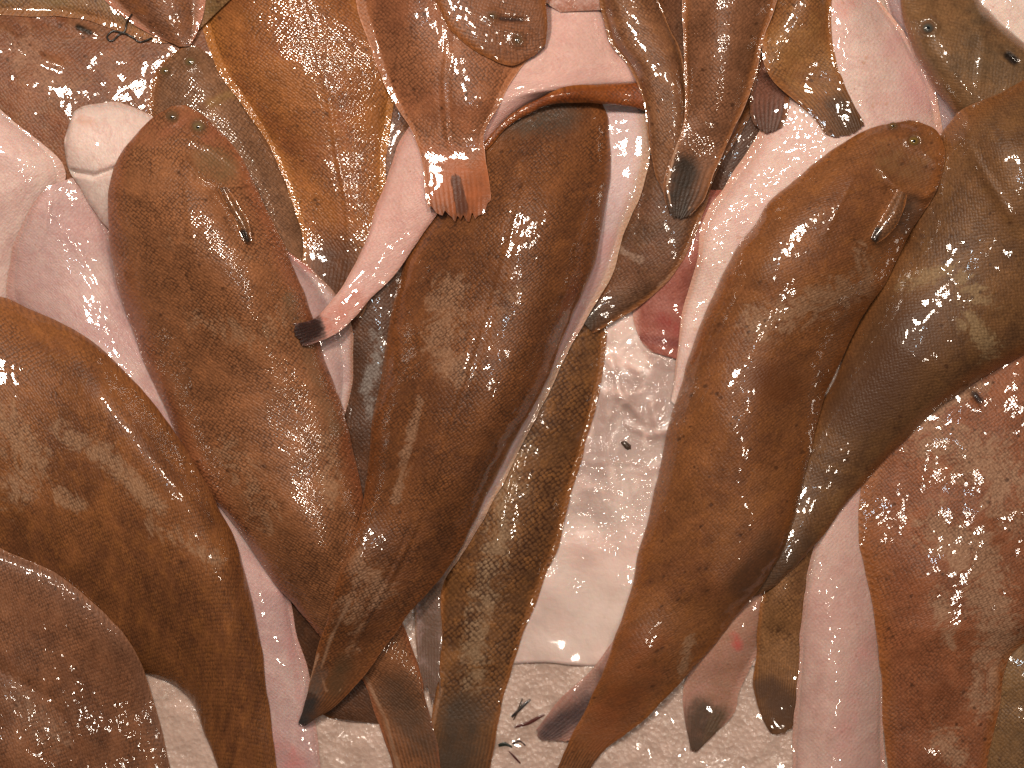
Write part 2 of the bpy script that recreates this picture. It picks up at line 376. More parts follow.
def eye_mat(gold=(0.30, 0.22, 0.08)):
    n = NT('eye'); r = n.attr('rad').outputs['Fac']
    c = n.mix(n.ramp(r, 0.16, 0.34), (0.008, 0.01, 0.012), tuple(v*q for v, q in zip(gold, (0.36, 0.3, 0.3)))); c = n.mix(n.ramp(r, 0.30, 0.95), c, (0.13, 0.068, 0.035))
    n.put(n.p.inputs['Base Color'], c); n.p.inputs['Roughness'].default_value = 0.12; n.p.inputs['Coat Weight'].default_value = 1
    n.p.inputs['Coat Roughness'].default_value = 0.03; return n.m
EYES = {}
def eye(root, x, y, r, hgt=0.55, gold=(0.30, 0.22, 0.08)):
    zb = float(sample(H, np.array([x]), np.array([y]))[0])
    nr_, na = 8, 20; co = []; rad = []
    for i in range(nr_+1):
        q = i/nr_
        for k in range(na):
            an = 2*math.pi*k/na; rr = r*q*1.25
            co.append((x+rr*math.cos(an), y+rr*math.sin(an)*0.85, zb-1.0 + 0.75*hgt*r*(math.cos(q*math.pi/2)**0.8) )); rad.append(q)
    co = np.array(co); v = W(co[:, 0], co[:, 1], co[:, 2]) - np.array(root.location)
    f = [(i*na+k, i*na+(k+1) % na, (i+1)*na+(k+1) % na, (i+1)*na+k) for i in range(nr_) for k in range(na)]
    key = gold
    if key not in EYES: EYES[key] = eye_mat(gold)
    mesh_obj('eye', v, np.array(f), EYES[key], root, attrs=dict(rad=rad))

# ------------------------------------------------------------------ crushed ice bed and paper sheet
def ice():
    global H
    g = 2.5; nx, ny = int((X1-X0)/g), int((Y1-Y0)/g)
    xs = X0+g*(np.arange(nx)+0.5); ys = Y0+g*(np.arange(ny)+0.5); X, Y = np.meshgrid(xs, ys)
    out = np.zeros_like(X); r = np.random.RandomState(11)
    for sc, amp in ((22, 5.0), (11, 2.6)):
        cx, cy = int((X1-X0)/sc)+2, int((Y1-Y0)/sc)+2
        jx = r.rand(cy, cx); jy = r.rand(cy, cx); hh = r.rand(cy, cx); sx = r.randn(cy, cx)*0.16; sy = r.randn(cy, cx)*0.16
        ci = ((X-X0)/sc).astype(int); cj = ((Y-Y0)/sc).astype(int); best = np.full(X.shape, 1e9); val = np.zeros_like(X)
        for a in (-1, 0, 1):
            for b in (-1, 0, 1):
                i = np.clip(ci+a, 0, cx-1); j = np.clip(cj+b, 0, cy-1)
                px = X0+(i+jx[j, i])*sc; py = Y0+(j+jy[j, i])*sc; d = np.hypot(X-px, Y-py); m = d < best
                v = hh[j, i]*amp + sx[j, i]*(X-px) + sy[j, i]*(Y-py)
                best = np.where(m, d, best); val = np.where(m, v, val)
        out += val
    out = blur(out, 2)*0.6 + 3 + 1.5*sample(N_BIG, X, Y)
    v = W(X, Y, out).reshape(-1, 3); I = np.arange(nx*ny).reshape(ny, nx)
    q = np.stack([I[:-1, :-1], I[1:, :-1], I[1:, 1:], I[:-1, 1:]], -1).reshape(-1, 4)
    n = NT('ice'); tc = n.t.nodes.new('ShaderNodeTexCoord').outputs['Object']
    a = n.noise(tc, 60, 4, 0.6); b = n.noise(tc, 260, 3, 0.6)
    c = n.mix(n.ramp(a, 0.35, 0.65), (0.46, 0.33, 0.275), (0.56, 0.41, 0.35)); c = n.mix(n.ramp(b, 0.55, 0.85), c, (0.72, 0.60, 0.52))
    n.put(n.p.inputs['Base Color'], c); n.put(n.p.inputs['Normal'], n.bump(n.math('ADD', b, n.vor(tc, 330).outputs['Distance']), 0.5, 0.0012))
    n.p.inputs['Roughness'].default_value = 0.18; n.p.inputs['Subsurface Weight'].default_value = 0.6
    n.p.inputs['Subsurface Radius'].default_value = (1, 0.7, 0.55); n.p.inputs['Subsurface Scale'].default_value = 0.006
    n.p.inputs['Coat Weight'].default_value = 0.6; n.p.inputs['Coat Roughness'].default_value = 0.035
    o = mesh_obj('crushed_ice', v, q, n.m); tag(o, 'bed of wet crushed ice under the fish', None, kind='stuff')
    xs = X0+G*(np.arange(NX)+0.5); ys = Y0+G*(np.arange(NY)+0.5); XX, YY = np.meshgrid(xs, ys)
    H = sample(out, XX, YY, X0, Y0, g)
ice()

def sheet():
    n = NT('wet_paper'); tc = n.t.nodes.new('ShaderNodeTexCoord').outputs['Object']
    a = n.noise(tc, 14, 5, 0.6, 1.0); b = n.noise(tc, 45, 4, 0.6)
    c = n.mix(n.ramp(a, 0.40, 0.60), (0.66, 0.47, 0.42), (0.54, 0.385, 0.345)); c = n.mix(n.math('MULTIPLY', n.ramp(b, 0.66, 0.72), 0.5), c, (0.48, 0.33, 0.24))
    yy = n.sep(tc)[1]; film = n.math('MULTIPLY', n.ramp(n.math('ADD', yy, n.math('MULTIPLY', a, 0.10)), -0.07, 0.02), n.ramp(n.noise(tc, 32, 3, 0.6, 1.2), 0.42, 0.58))
    c = n.mix(n.math('MULTIPLY', film, 0.85), c, (0.34, 0.235, 0.21))
    n.put(n.p.inputs['Base Color'], c); n.p.inputs['Roughness'].default_value = 0.35
    n.p.inputs['Coat Weight'].default_value = 0.8; n.p.inputs['Coat Roughness'].default_value = 0.07
    n.put(n.p.inputs['Coat Normal'], n.bump(n.math('MULTIPLY', n.noise(tc, 75, 2, 0.6, 0.8), n.ramp(yy, -0.15, -0.02)), 1.0, 0.005)); n.put(n.p.inputs['Normal'], n.bump(n.noise(tc, 260, 3), 0.3, 0.001))
    n.p.inputs['Subsurface Weight'].default_value = 0.3; n.p.inputs['Subsurface Scale'].default_value = 0.004
    xs = np.linspace(470, 760, 110); 
    yt = np.linspace(0, 1, 140); Xg, Tg = np.meshgrid(xs, yt); Yg = 250 + Tg*(664 + 0.012*(Xg-520) - 250 + 1.2*sample(N_MID, Xg, Xg*0+500))
    th = np.full_like(Xg, 1.0) + 0.5*sample(N_MID, Xg, Yg)**2
    # crumple ridges near the top where the film has bunched
    k = smooth(470, 400, Yg)
    for pts, wdt, am in [([(628, 425), (650, 436), (672, 430)], 3, 2.2), ([(652, 400), (657, 432)], 3, 1.6), ([(612, 360), (620, 395), (640, 415)], 4, 3.2),
                         ([(607, 372), (604, 470)], 5, 1.2), ([(650, 470), (668, 462)], 3, 1.2), ([(590, 462), (640, 462)], 2, 0.9)]:
        d, _ = seg_dist(Xg, Yg, pts); th = th + am*np.exp(-(d/wdt)**2)
    th = th + k*(2.0 + 1.6*sample(N_MID, Xg+90, Yg) + 1.5*sample(N_SML, Xg, Yg)).clip(0, 8)
    th = np.maximum(th, 0.6)
    bv = lay(Xg, Yg, th, 0.25, 1.2); v = W(Xg, Yg, bv+th).reshape(-1, 3); vb = W(Xg, Yg, bv).reshape(-1, 3); N = len(v)
    I = np.arange(N).reshape(Xg.shape); q = np.stack([I[:-1, :-1], I[1:, :-1], I[1:, 1:], I[:-1, 1:]], -1).reshape(-1, 4)
    e = np.concatenate([np.stack([I[-1, :-1], I[-1, :-1]+N, I[-1, 1:]+N, I[-1, 1:]], -1)])
    o = mesh_obj('paper_sheet', np.concatenate([v, vb]), np.concatenate([q, q[:, ::-1]+N, e]), n.m)
    tag(o, 'wet off-white paper sheet lying on the ice between the brown fish', 'paper sheet')
sheet()

def blob(kind, label, cat, rows, col, T=3, rough=0.3, z=None, group=None, top_z=0):
    """small solid thing laid on the pile"""
    SEED[0] += 1
    R = np.asarray(rows, float); P = catmull(R, 26); s = np.linspace(-1, 1, 9); TT, SS = np.meshgrid(np.linspace(0, 1, 26), s, indexing='ij')
    x = P[:, :1]*(1-SS)/2+P[:, 2:3]*(1+SS)/2; y = P[:, 1:2]*(1-SS)/2+P[:, 3:4]*(1+SS)/2
    th = T*np.clip(1-np.abs(SS)**2.2, 0, 1)**0.5*np.clip(np.sin(TT*math.pi), 0.02, 1)**0.5 + 0.3
    zb = np.full_like(x, 0)+sample(H, x, y)+0.3+top_z
    org = W(np.array([x.mean()]), np.array([y.mean()]), np.array([zb.min()]))[0]
    v = W(x, y, zb+th).reshape(-1, 3)-org; vb = W(x, y, zb).reshape(-1, 3)-org; N = len(v); I = np.arange(N).reshape(x.shape)
    q = np.stack([I[:-1, :-1], I[:-1, 1:], I[1:, 1:], I[1:, :-1]], -1).reshape(-1, 4)
    fs = [q, q[:, ::-1]+N]
    for e in (I[0, :], I[-1, :], I[:, -1], I[:, 0]): fs.append(np.stack([e[:-1], e[1:], e[1:]+N, e[:-1]+N], -1))
    n = NT(kind); n.put(n.p.inputs['Base Color'], col); n.p.inputs['Roughness'].default_value = rough; n.p.inputs['Coat Weight'].default_value = 0.8
    o = mesh_obj(kind, np.concatenate([v, vb]), np.concatenate(fs), n.m); o.location = org
    return tag(o, label, cat, group)

# ================================================================== THE PILE, bottom to top
DK = (0.03, 0.018, 0.014)
GP = (0.34, 0.24, 0.18)
PINK = (0.62, 0.22, 0.18)
RED = (0.55, 0.05, 0.06)

fish('flatfish', 'dark brown fish deep in the gap left of the centre fish, with painted bluish reflections', 
     [(335,130,400,130),(318,200,425,200),(310,280,430,280),(312,360,435,360),(300,450,430,450),(285,540,420,540),(280,620,400,620),(290,690,392,690),(318,712,385,722),(330,718,380,724)],
     V(BR, c1=(0.10,0.05,0.028), c2=(0.07,0.035,0.02), c3=(0.13,0.06,0.03), c4=(0.24,0.24,0.24), blotch=0.9), T=16, lumps=0.5,
     blotch=[([(374,335),(378,360),(366,390),(370,415)], 9, 0.8)])  # blotch: bluish reflection painted into the skin colour
fish('flatfish', 'dull pinkish brown fish added to fill the narrow gap left of the orange-red tail',
     [(372,-90,445,-90),(366,20,445,20),(368,90,440,90),(372,150,425,150),(385,195,415,195)], V(BR, c1=(0.26,0.15,0.11), c2=(0.2,0.11,0.08), wet=.8), T=16)  # filler fish added to hide bright ice in the dark gap
fish('flatfish', 'filler fish coloured near black as shade in the gap under the small glossy tail', 
     [(712,20,800,20),(705,90,800,90),(694,160,790,160),(688,225,740,225),(684,265,704,265)], V(BR, c1=(0.10,0.05,0.032), c2=(0.07,0.035,0.022), c3=(0.12,0.06,0.035), blotch=0.2, wet=.6), T=14)  # filler fish added to darken the gap; its colour stands for shade
fish('flatfish', 'olive tail with an orange rim between the pink strip and the left brown fish',
     [(262,490,350,490),(272,550,345,550),(285,590,335,595),(305,615,325,628)], V(BR, c1=(0.13,0.09,0.05), c2=(0.1,0.07,0.04), rim=(0.6,0.3,0.1)), T=8, tail=0.6)
fish('flatfish', 'raw pink and red belly of a fish wedged above the paper sheet',
     [(690,190,745,190),(662,262,712,262),(640,290,702,300),(634,318,698,330),(640,340,690,352),(652,352,680,360)],
     V(PL, c1=(0.36,0.13,0.10), c2=(0.25,0.08,0.06), c3=(0.42,0.17,0.13)), T=12, paint=[((0.28,0.03,0.03),0.5,[(664,320),(676,328)],11),((0.2,0.05,0.04),0.8,[(640,338),(690,345)],5)])
fish('flatfish', 'greenish grey fish cut off by the bottom right corner',
     [(990,600,1100,560),(975,660,1130,640),(970,740,1140,740),(965,830,1120,840),(990,930,1080,940)], V(BR, c1=(0.24,0.15,0.07), c2=(0.19,0.12,0.06), c3=(0.28,0.17,0.08), wet=.8), T=14)
fish('flatfish', 'small pinkish tail with a dark pointed tip lying on the ice at lower right',
     [(780,500,830,540),(735,580,785,600),(708,635,758,650),(686,680,738,688),(681,710,730,714),(690,752,697,753)],
     V(PL, c1=(0.38,0.22,0.16), c2=(0.32,0.17,0.11), c3=(0.44,0.26,0.19), cs=(0.1,0.06,0.04), spots=0.3, rays=20), T=9, tail=0.72, tround=0.0,
     paint=[(RED,0.5,[(735,637),(738,645)],7),((0.10,0.065,0.045),0.95,[(700,715),(695,750)],17),((0.12,0.08,0.05),0.9,[(718,715),(700,745)],12)])
fish('flatfish', 'short amber brown tail between the pink-spotted tail and the pale strip at lower right',
     [(800,470,850,480),(782,520,832,530),(768,570,815,575),(758,620,807,630),(755,665,802,670),(757,705,797,708),(766,736,790,738)],
     V(BR, c1=(0.27,0.15,0.07), c2=(0.22,0.12,0.06), c3=(0.36,0.2,0.09), c4=(0.5,0.38,0.24)), T=9, tail=0.62, tround=0.1,
     paint=[((0.10,0.06,0.04),0.8,[(768,690),(790,712)],16)])
fish('flatfish', 'grey-pink forked tail tip lying on the ice left of the right centre fish tail',
     [(640,600,690,640),(606,650,648,685),(578,683,612,712),(552,712,580,735),(530,738,556,744)],
     V(PL, c1=(0.36,0.22,0.18), c2=(0.26,0.16,0.14), c3=(0.42,0.27,0.22), rim=(0.6,0.36,0.26), rays=18), T=8, tail=0.5, tround=0.1,
     paint=[((0.09,0.06,0.06),0.85,[(590,705),(550,732)],13)])
fish('flatfish', 'broad rosy brown fish across the top left with round wet glints',
     [(-230,70,-215,20),(-160,170,-130,-50),(-60,235,-40,-50),(40,255,55,-25),(115,245,150,-10),(175,225,220,20),(240,190,270,60)],
     V(BR, c1=(0.27,0.125,0.07), c2=(0.21,0.09,0.05), c3=(0.30,0.17,0.10), c4=(0.38,0.24,0.17), wet=1.0, lat=0.3), T=24, 
     strokes=[([(0,28),(25,45),(45,60),(60,65)], 3.5, 2.6), ([(35,12),(70,25),(95,33)], 3, 2.5)], blotch=[([(20,50),(60,90)], 26, 0.7)],
     paint=[((0.02,0.015,0.01),0.9,[(78,27),(90,33)],3.4)])
fish('flatfish', 'white bellied fish cut off by the left edge, above the rosy fish',
     [(-30,60,-20,85),(-70,105,8,116),(-90,170,60,160),(-90,235,60,200),(-80,300,36,260),(-70,380,12,340),(-50,460,-10,460)], V(PL, c1=(0.74,0.60,0.56), wet=1.7), T=20)
fish('flatfish', 'lavender grey sliver of a fish behind the eyed fish at top right',
     [(865,-110,930,-110),(876,-30,945,-30),(890,20,955,30),(912,60,965,80),(930,100,970,130),(940,150,960,155)], V(PL, c1=(0.42,0.33,0.34), c2=(0.36,0.28,0.3), c3=(0.4,0.3,0.3)), T=12)
fish('flatfish', 'white underside of a fish showing in the top right corner',
     [(965,-80,1080,-90),(960,-30,1090,-30),(965,0,1090,20),(980,22,1085,60),(1010,50,1070,100)], V(PL, c1=(0.8,0.7,0.64), c2=(0.76,0.66,0.6)), T=10)
fish('flatfish', 'orange brown fish lying over the paper sheet, right of the centre fish',
     [(548,262,596,275),(512,325,607,335),(482,398,597,405),(457,468,577,478),(442,540,557,548),(438,600,534,604),(437,650,518,654),(434,700,503,704),(420,765,490,768),(404,805,482,806)],
     V(BR, c1=(0.21,0.11,0.05), c2=(0.15,0.08,0.04), c3=(0.30,0.15,0.055), c4=(0.36,0.28,0.19), scale=85.0, lat=0.7, relief=0.8), T=18, tail=0.80, seam=-0.1,
     blotch=[([(520,440),(505,500),(480,620),(470,680)], 22, 0.7)], paint=[((0.07,0.05,0.035),0.85,[(462,712),(448,790)],24),((0.34,0.23,0.16),0.6,[(441,690),(430,735),(414,785)],3)])
fish('flatfish', 'dark brown fish reaching down left to the end of the pale strip, with slime streaks',
     [(670,-130,800,-130),(656,-40,796,-40),(645,50,785,50),(632,120,752,115),(628,170,722,165),(616,222,702,214),(608,260,684,258),(604,286,662,286),(592,304,628,311),(583,322,592,332)],
     V(BR, c1=(0.17,0.085,0.05), c2=(0.11,0.06,0.035), c3=(0.2,0.11,0.06), c4=(0.33,0.25,0.2)), T=22, blotch=[([(622,250),(640,260)],5,1.0),([(690,262),(662,285),(640,312)],4,1.1)],
     paint=[((0.05,0.04,0.03),0.7,[(592,312),(586,326)],10)])
fish('flatfish', 'grey olive fish with glittering skin, its head between the rosy and the orange fish',
     [(186,45,198,46),(165,60,216,58),(152,85,240,85),(146,118,266,125),(152,160,302,190),(180,220,318,240),(220,270,322,280),(250,320,322,340),(280,400,324,420),(300,480,320,490)],
     V(BR, c1=(0.25,0.145,0.085), c2=(0.20,0.115,0.07), c3=(0.30,0.17,0.10), c4=(0.36,0.27,0.2), wet=1.4, glit=0.12, relief=0.9), T=20, eyes=[(190,62,5,0.6,(0.3,0.26,0.12)),(165,71,4.5)],
     strokes=[([(205,108),(222,96),(238,90),(258,112)], 3, 3), ([(180,52),(200,68)],3,1.5)], paint=[((0.3,0.2,0.09),0.6,[(210,103),(235,92)],5)])
fish('flatfish', 'large orange brown fish with a sparkling scaly back at the top left',
     [(235,-200,300,-205),(205,-130,335,-130),(196,-50,348,-55),(197,10,385,10),(212,62,400,62),(240,102,396,108),(268,145,387,155),(290,190,386,205),(302,235,382,250),(300,275,372,292),(299,315,358,325)],
     V(BR, c1=(0.34,0.15,0.055), c2=(0.27,0.11,0.045), c3=(0.38,0.17,0.06), c4=(0.42,0.29,0.2), cm=(0.46,0.21,0.05), wet=1.5, glit=0.09, relief=1.0, blotch=0.4), T=26, tail=0.84, seam=0.15,
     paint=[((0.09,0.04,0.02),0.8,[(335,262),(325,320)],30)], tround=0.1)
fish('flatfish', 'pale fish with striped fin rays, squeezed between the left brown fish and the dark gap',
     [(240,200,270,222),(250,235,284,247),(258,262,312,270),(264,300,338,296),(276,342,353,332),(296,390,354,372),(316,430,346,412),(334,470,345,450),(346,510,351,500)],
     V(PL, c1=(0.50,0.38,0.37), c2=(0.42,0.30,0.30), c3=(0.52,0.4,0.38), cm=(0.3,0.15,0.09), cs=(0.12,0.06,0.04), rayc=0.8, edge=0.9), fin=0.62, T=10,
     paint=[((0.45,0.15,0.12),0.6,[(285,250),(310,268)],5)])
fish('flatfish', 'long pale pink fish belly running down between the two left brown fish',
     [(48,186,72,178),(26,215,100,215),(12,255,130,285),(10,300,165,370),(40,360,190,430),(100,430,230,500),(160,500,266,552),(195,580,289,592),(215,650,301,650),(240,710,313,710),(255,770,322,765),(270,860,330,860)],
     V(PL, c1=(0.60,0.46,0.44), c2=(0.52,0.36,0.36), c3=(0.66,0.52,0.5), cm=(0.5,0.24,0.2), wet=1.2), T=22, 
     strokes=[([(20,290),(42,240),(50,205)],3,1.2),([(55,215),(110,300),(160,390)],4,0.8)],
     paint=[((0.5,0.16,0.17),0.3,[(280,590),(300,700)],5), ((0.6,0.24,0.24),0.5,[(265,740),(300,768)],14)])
fish('flatfish', 'green-brown fish edge cut off at the top left corner',
     [(-90,0,-90,-30),(-20,12,-20,-90),(50,16,50,-110),(100,26,110,-110),(140,38,170,-90),(165,42,215,-50),(190,38,240,-10)],
     V(BR, c1=(0.22,0.15,0.07), c2=(0.22,0.12,0.06), c3=(0.27,0.16,0.08)), T=12)
fish('flatfish', 'brown fish with a wide pink fin margin at the top, left of the orange fish',
     [(70,-110,150,-120),(85,-40,205,-60),(103,0,207,-10),(125,18,204,15),(150,34,199,32),(178,47,191,46)],
     V(BR, c1=(0.26,0.13,0.08), c2=(0.2,0.1,0.06), cm=(0.50,0.24,0.17), wet=1.8, edge=1.0), T=16, fin=0.72)
fish('flatfish', 'blunt white fish head tucked behind the head of the left brown fish',
     [(64,144,65,136),(68,166,75,111),(84,192,102,104),(106,226,132,110),(140,260,165,126),(190,290,205,165),(240,330,240,205),(300,400,270,265)],
     V(PL, c1=(0.76,0.66,0.62), c2=(0.70,0.57,0.53), c3=(0.78,0.68,0.64), wet=0.9, edge=0.15, lat=0.0, relief=0.1), T=20, dome=(2.2, 0.8), fin=0.96, lumps=2.0,
     strokes=[([(72,172),(95,176),(118,168)], 2.6, -7), ([(78,118),(92,120),(96,128)], 3, -2.5), ([(75,185),(90,212),(106,228)],3,1.5)],
     paint=[((0.72,0.48,0.40),0.6,[(80,119),(92,122)],6)])
fish('flatfish', 'white and pink bellied fish running from the top edge down behind the right centre fish',
     [(812,-150,850,-150),(795,-80,868,-80),(790,-20,872,-15),(785,38,906,32),(772,90,935,88),(755,138,943,140),(728,178,900,200),(704,222,830,250),(695,272,780,300),(682,318,735,352),(677,356,700,392),(670,400,682,412)],
     V(PL, c1=(0.74,0.60,0.55), c2=(0.66,0.48,0.45), c3=(0.78,0.66,0.61), cm=(0.60,0.30,0.22), wet=1.9, edge=0.8, spots=0.5, cs=(0.5,0.27,0.16)), T=24,
     paint=[((0.62,0.30,0.27),0.5,[(838,10),(850,0)],14),((0.6,0.36,0.36),0.55,[(900,45),(925,100)],20)], blotch=[([(790,150),(770,200)],25,-0.3)])
fish('flatfish', 'small glossy brown tail beside the amber tail, over the white belly',
     [(762,20,800,20),(760,60,792,60),(750,92,788,98),(750,112,785,116),(757,132,777,134)],
     V(BR, c1=(0.20,0.10,0.075), c2=(0.17,0.08,0.06), c3=(0.22,0.1,0.07), rays=14, rimf=1.0, rim=(0.7,0.42,0.3)), T=9, tail=0.55, tround=0.1, dome=(2,0.7))
fish('flatfish', 'amber brown tail with dark rays lying over the white belly at upper right',
     [(780,-130,826,-130),(776,-60,829,-60),(770,5,830,0),(762,40,832,40),(768,72,838,66),(786,90,846,82),(804,106,854,98),(818,122,860,114),(832,141,865,131)],
     V(BR, c1=(0.32,0.17,0.07), c2=(0.25,0.12,0.05), c3=(0.36,0.2,0.08), rays=26, wet=1.4), T=16, tail=0.70, tround=0.05,
     paint=[((0.08,0.045,0.025),0.8,[(838,105),(856,130)],14)])
fish('flatfish', 'long pale pink belly strip glistening at the bottom right beside the blotched fish',
     [(800,890,872,890),(790,800,884,800),(792,730,886,725),(797,660,885,660),(803,600,880,600),(815,550,874,548),(830,508,866,505),(845,470,862,470)],
     V(PL, c1=(0.62,0.46,0.42), c2=(0.56,0.38,0.35), c3=(0.66,0.5,0.46), cm=(0.45,0.22,0.16), wet=2.0), T=15, fin=0.9,
     paint=[((0.62,0.26,0.27),0.32,[(868,640),(850,700),(845,750)],12)])
fish('flatfish', 'large reddish fish with cloudy grey blotches filling the lower right',
     [(985,325,1050,305),(925,365,1150,370),(872,425,1180,450),(858,500,1170,540),(868,580,1110,600),(880,650,1018,648),(885,715,1000,705),(888,780,985,780),(905,870,965,870)],
     V(BR, c1=(0.30,0.125,0.065), c2=(0.25,0.10,0.05), c3=(0.33,0.15,0.08), c4=(0.38,0.25,0.17), blotch=1.0, lat=0.4, wet=0.7), T=24, fin=0.93, tail=0.93,
     blotch=[([(940,440),(1000,470),(1010,500)],40,0.8),([(940,530),(985,570),(1000,640),(990,700)],32,0.85),([(940,600),(950,640)],18,0.7),([(905,425),(985,385)],8,0.9),([(945,740),(955,755)],20,0.8)],
     strokes=[([(972,392),(980,402)],3,-3)], paint=[((0.03,0.02,0.02),0.95,[(974,393),(980,401)],4)])
fish('flatfish', 'olive brown fish head with one round black eye in the top right corner',
     [(898,-12,920,-30),(901,18,965,-14),(914,52,988,8),(935,88,1016,34),(956,116,1050,62),(975,160,1100,110),(1005,230,1150,190),(1050,310,1160,300)],
     V(BR, c1=(0.22,0.13,0.065), c2=(0.16,0.11,0.065), c3=(0.26,0.16,0.08), cm=(0.36,0.17,0.07), blotch=0.3, spots=0.4, lat=0.2), T=26, dome=(2.6,0.55), fin=0.94,
     eyes=[(928,28,6.5,0.9,(0.16,0.2,0.18))], strokes=[([(918,20),(928,16),(938,24)],3,2.2),([(975,0),(985,40),(980,80)],6,1.6),([(1005,52),(1016,62)],3,-3.5)],
     paint=[((0.02,0.015,0.012),0.95,[(1008,55),(1015,61)],4.5),((0.09,0.06,0.04),0.6,[(928,28),(929,28)],10)])
fish('flatfish', 'belly-up fish under the centre fish, a pale strip with a yellow fin edge',
     [(540,60,628,55),(515,95,645,98),(495,140,651,138),(478,190,644,185),(470,240,630,225),(462,285,606,286),(455,330,584,326),(450,380,557,374),(440,425,533,426),(430,465,510,472),(420,510,484,516),(410,550,458,556),(412,585,441,588),(415,620,442,625),(416,660,442,662),(424,698,436,714)],
     V(PL, c1=(0.62,0.50,0.50), c2=(0.54,0.42,0.43), c3=(0.66,0.54,0.53), cm=(0.44,0.24,0.10), cs=(0.16,0.08,0.04), rayc=0.6, edge=0.7, wet=0.7, rays=16), T=14, tail=0.855, fin=0.90, tround=0.15, ragged=0.25,
     paint=[((0.15,0.095,0.07),0.9,[(435,590),(428,700)],20),((0.34,0.23,0.16),0.6,[(423,590),(416,640),(418,690)],2.4),((0.20,0.13,0.11),0.6,[(485,520),(445,580)],8),((0.5,0.3,0.31),0.5,[(610,240),(560,350)],12)])
fish('flatfish', 'dark olive brown fish under the right centre fish, bending toward the right edge',
     [(1075,50,1110,70),(1010,88,1165,150),(958,112,1150,250),(928,160,1095,310),(900,235,1040,345),(870,300,984,377),(845,355,938,409),(822,405,898,446),(802,452,866,482),(784,500,834,522),(768,545,802,560),(738,570,768,590),(715,585,730,605)],
     V(BR, c1=(0.20,0.112,0.055), c2=(0.13,0.073,0.038), c3=(0.23,0.13,0.055), c4=(0.34,0.27,0.16), blotch=0.7, edge=0.4, lat=0.25), T=42, fin=0.94, dome=(2.0,0.80),
     blotch=[([(905,285),(950,270),(985,300)],14,0.7),([(970,320),(990,350)],16,0.8)], paint=[((0.085,0.045,0.026),0.75,[(910,330),(860,400)],42),((0.05,0.04,0.035),0.6,[(770,580),(800,550)],20)],  # paint: shade along the junction with the fish above, put into the colour
     strokes=[([(965,140),(985,175),(1010,215)],5,2.0)])
fish('flatfish', 'large caramel brown fish right of centre, head at upper right and tail on the ice',
     [(908,120,918,121),(876,127,938,131),(842,145,945,156),(805,172,935,190),(770,205,910,232),(737,250,884,284),(707,310,857,327),(687,362,838,367),(669,420,820,413),(656,480,806,470),(643,545,794,522),(630,592,770,574),(613,640,728,626),(601,672,690,672),(582,715,650,714),(563,752,608,748),(545,792,582,788)],
     V(BR, c1=(0.26,0.12,0.052), c2=(0.19,0.085,0.04), c3=(0.28,0.125,0.045), c4=(0.35,0.24,0.16), rays=22, wet=1.2, lat=0.25, edge=0.5), T=44, tail=0.89, fin=0.96, dome=(2.0,0.80), tround=0.1, seam=None,
     blotch=[([(755,325),(790,310),(850,290)],22,0.8),([(860,250),(870,290)],12,0.7),([(690,640),(682,675)],7,1.0),([(735,470),(760,480)],12,0.3)],
     paint=[((0.12,0.048,0.02),0.7,[(765,380),(785,385)],20),((0.20,0.13,0.065),0.45,[(890,160),(915,170)],20),((0.24,0.085,0.035),0.5,[(640,650),(600,735)],30),((0.075,0.042,0.026),0.6,[(775,545),(745,585)],20),((0.10,0.075,0.06),0.6,[(912,205),(905,225)],13)],  # dark patch at the lower right edge: painted shade where the body turns under
     strokes=[([(880,168),(895,185),(925,198),(935,190)],3,2.2),([(888,190),(900,200),(930,205)],4,-2.6),([(904,128),(925,138)],4,2.6),([(900,195),(872,238)],5,2.0),([(855,175),(825,235)],2.0,1.3),([(922,150),(938,165)],4,1.6)],
     eyes=[(893,126,3.6,0.9),(914,141,5.5,0.8,(0.42,0.30,0.06))])
rc = [o for o in COL.objects if o.get('label', '').startswith('large caramel')][0]
FN = V(BR, c1=(0.20,0.11,0.06), c2=(0.14,0.08,0.05), rays=12, finlike=True)
fish('pectoral_fin', '', [(899,190,906,194),(886,212,900,220),(876,228,887,236),(871,238,876,243)], FN, T=2.5, parent=rc, edge_t=1.2, head=False, paint=[((0.02,0.014,0.01),0.95,[(878,231),(874,240)],5)])

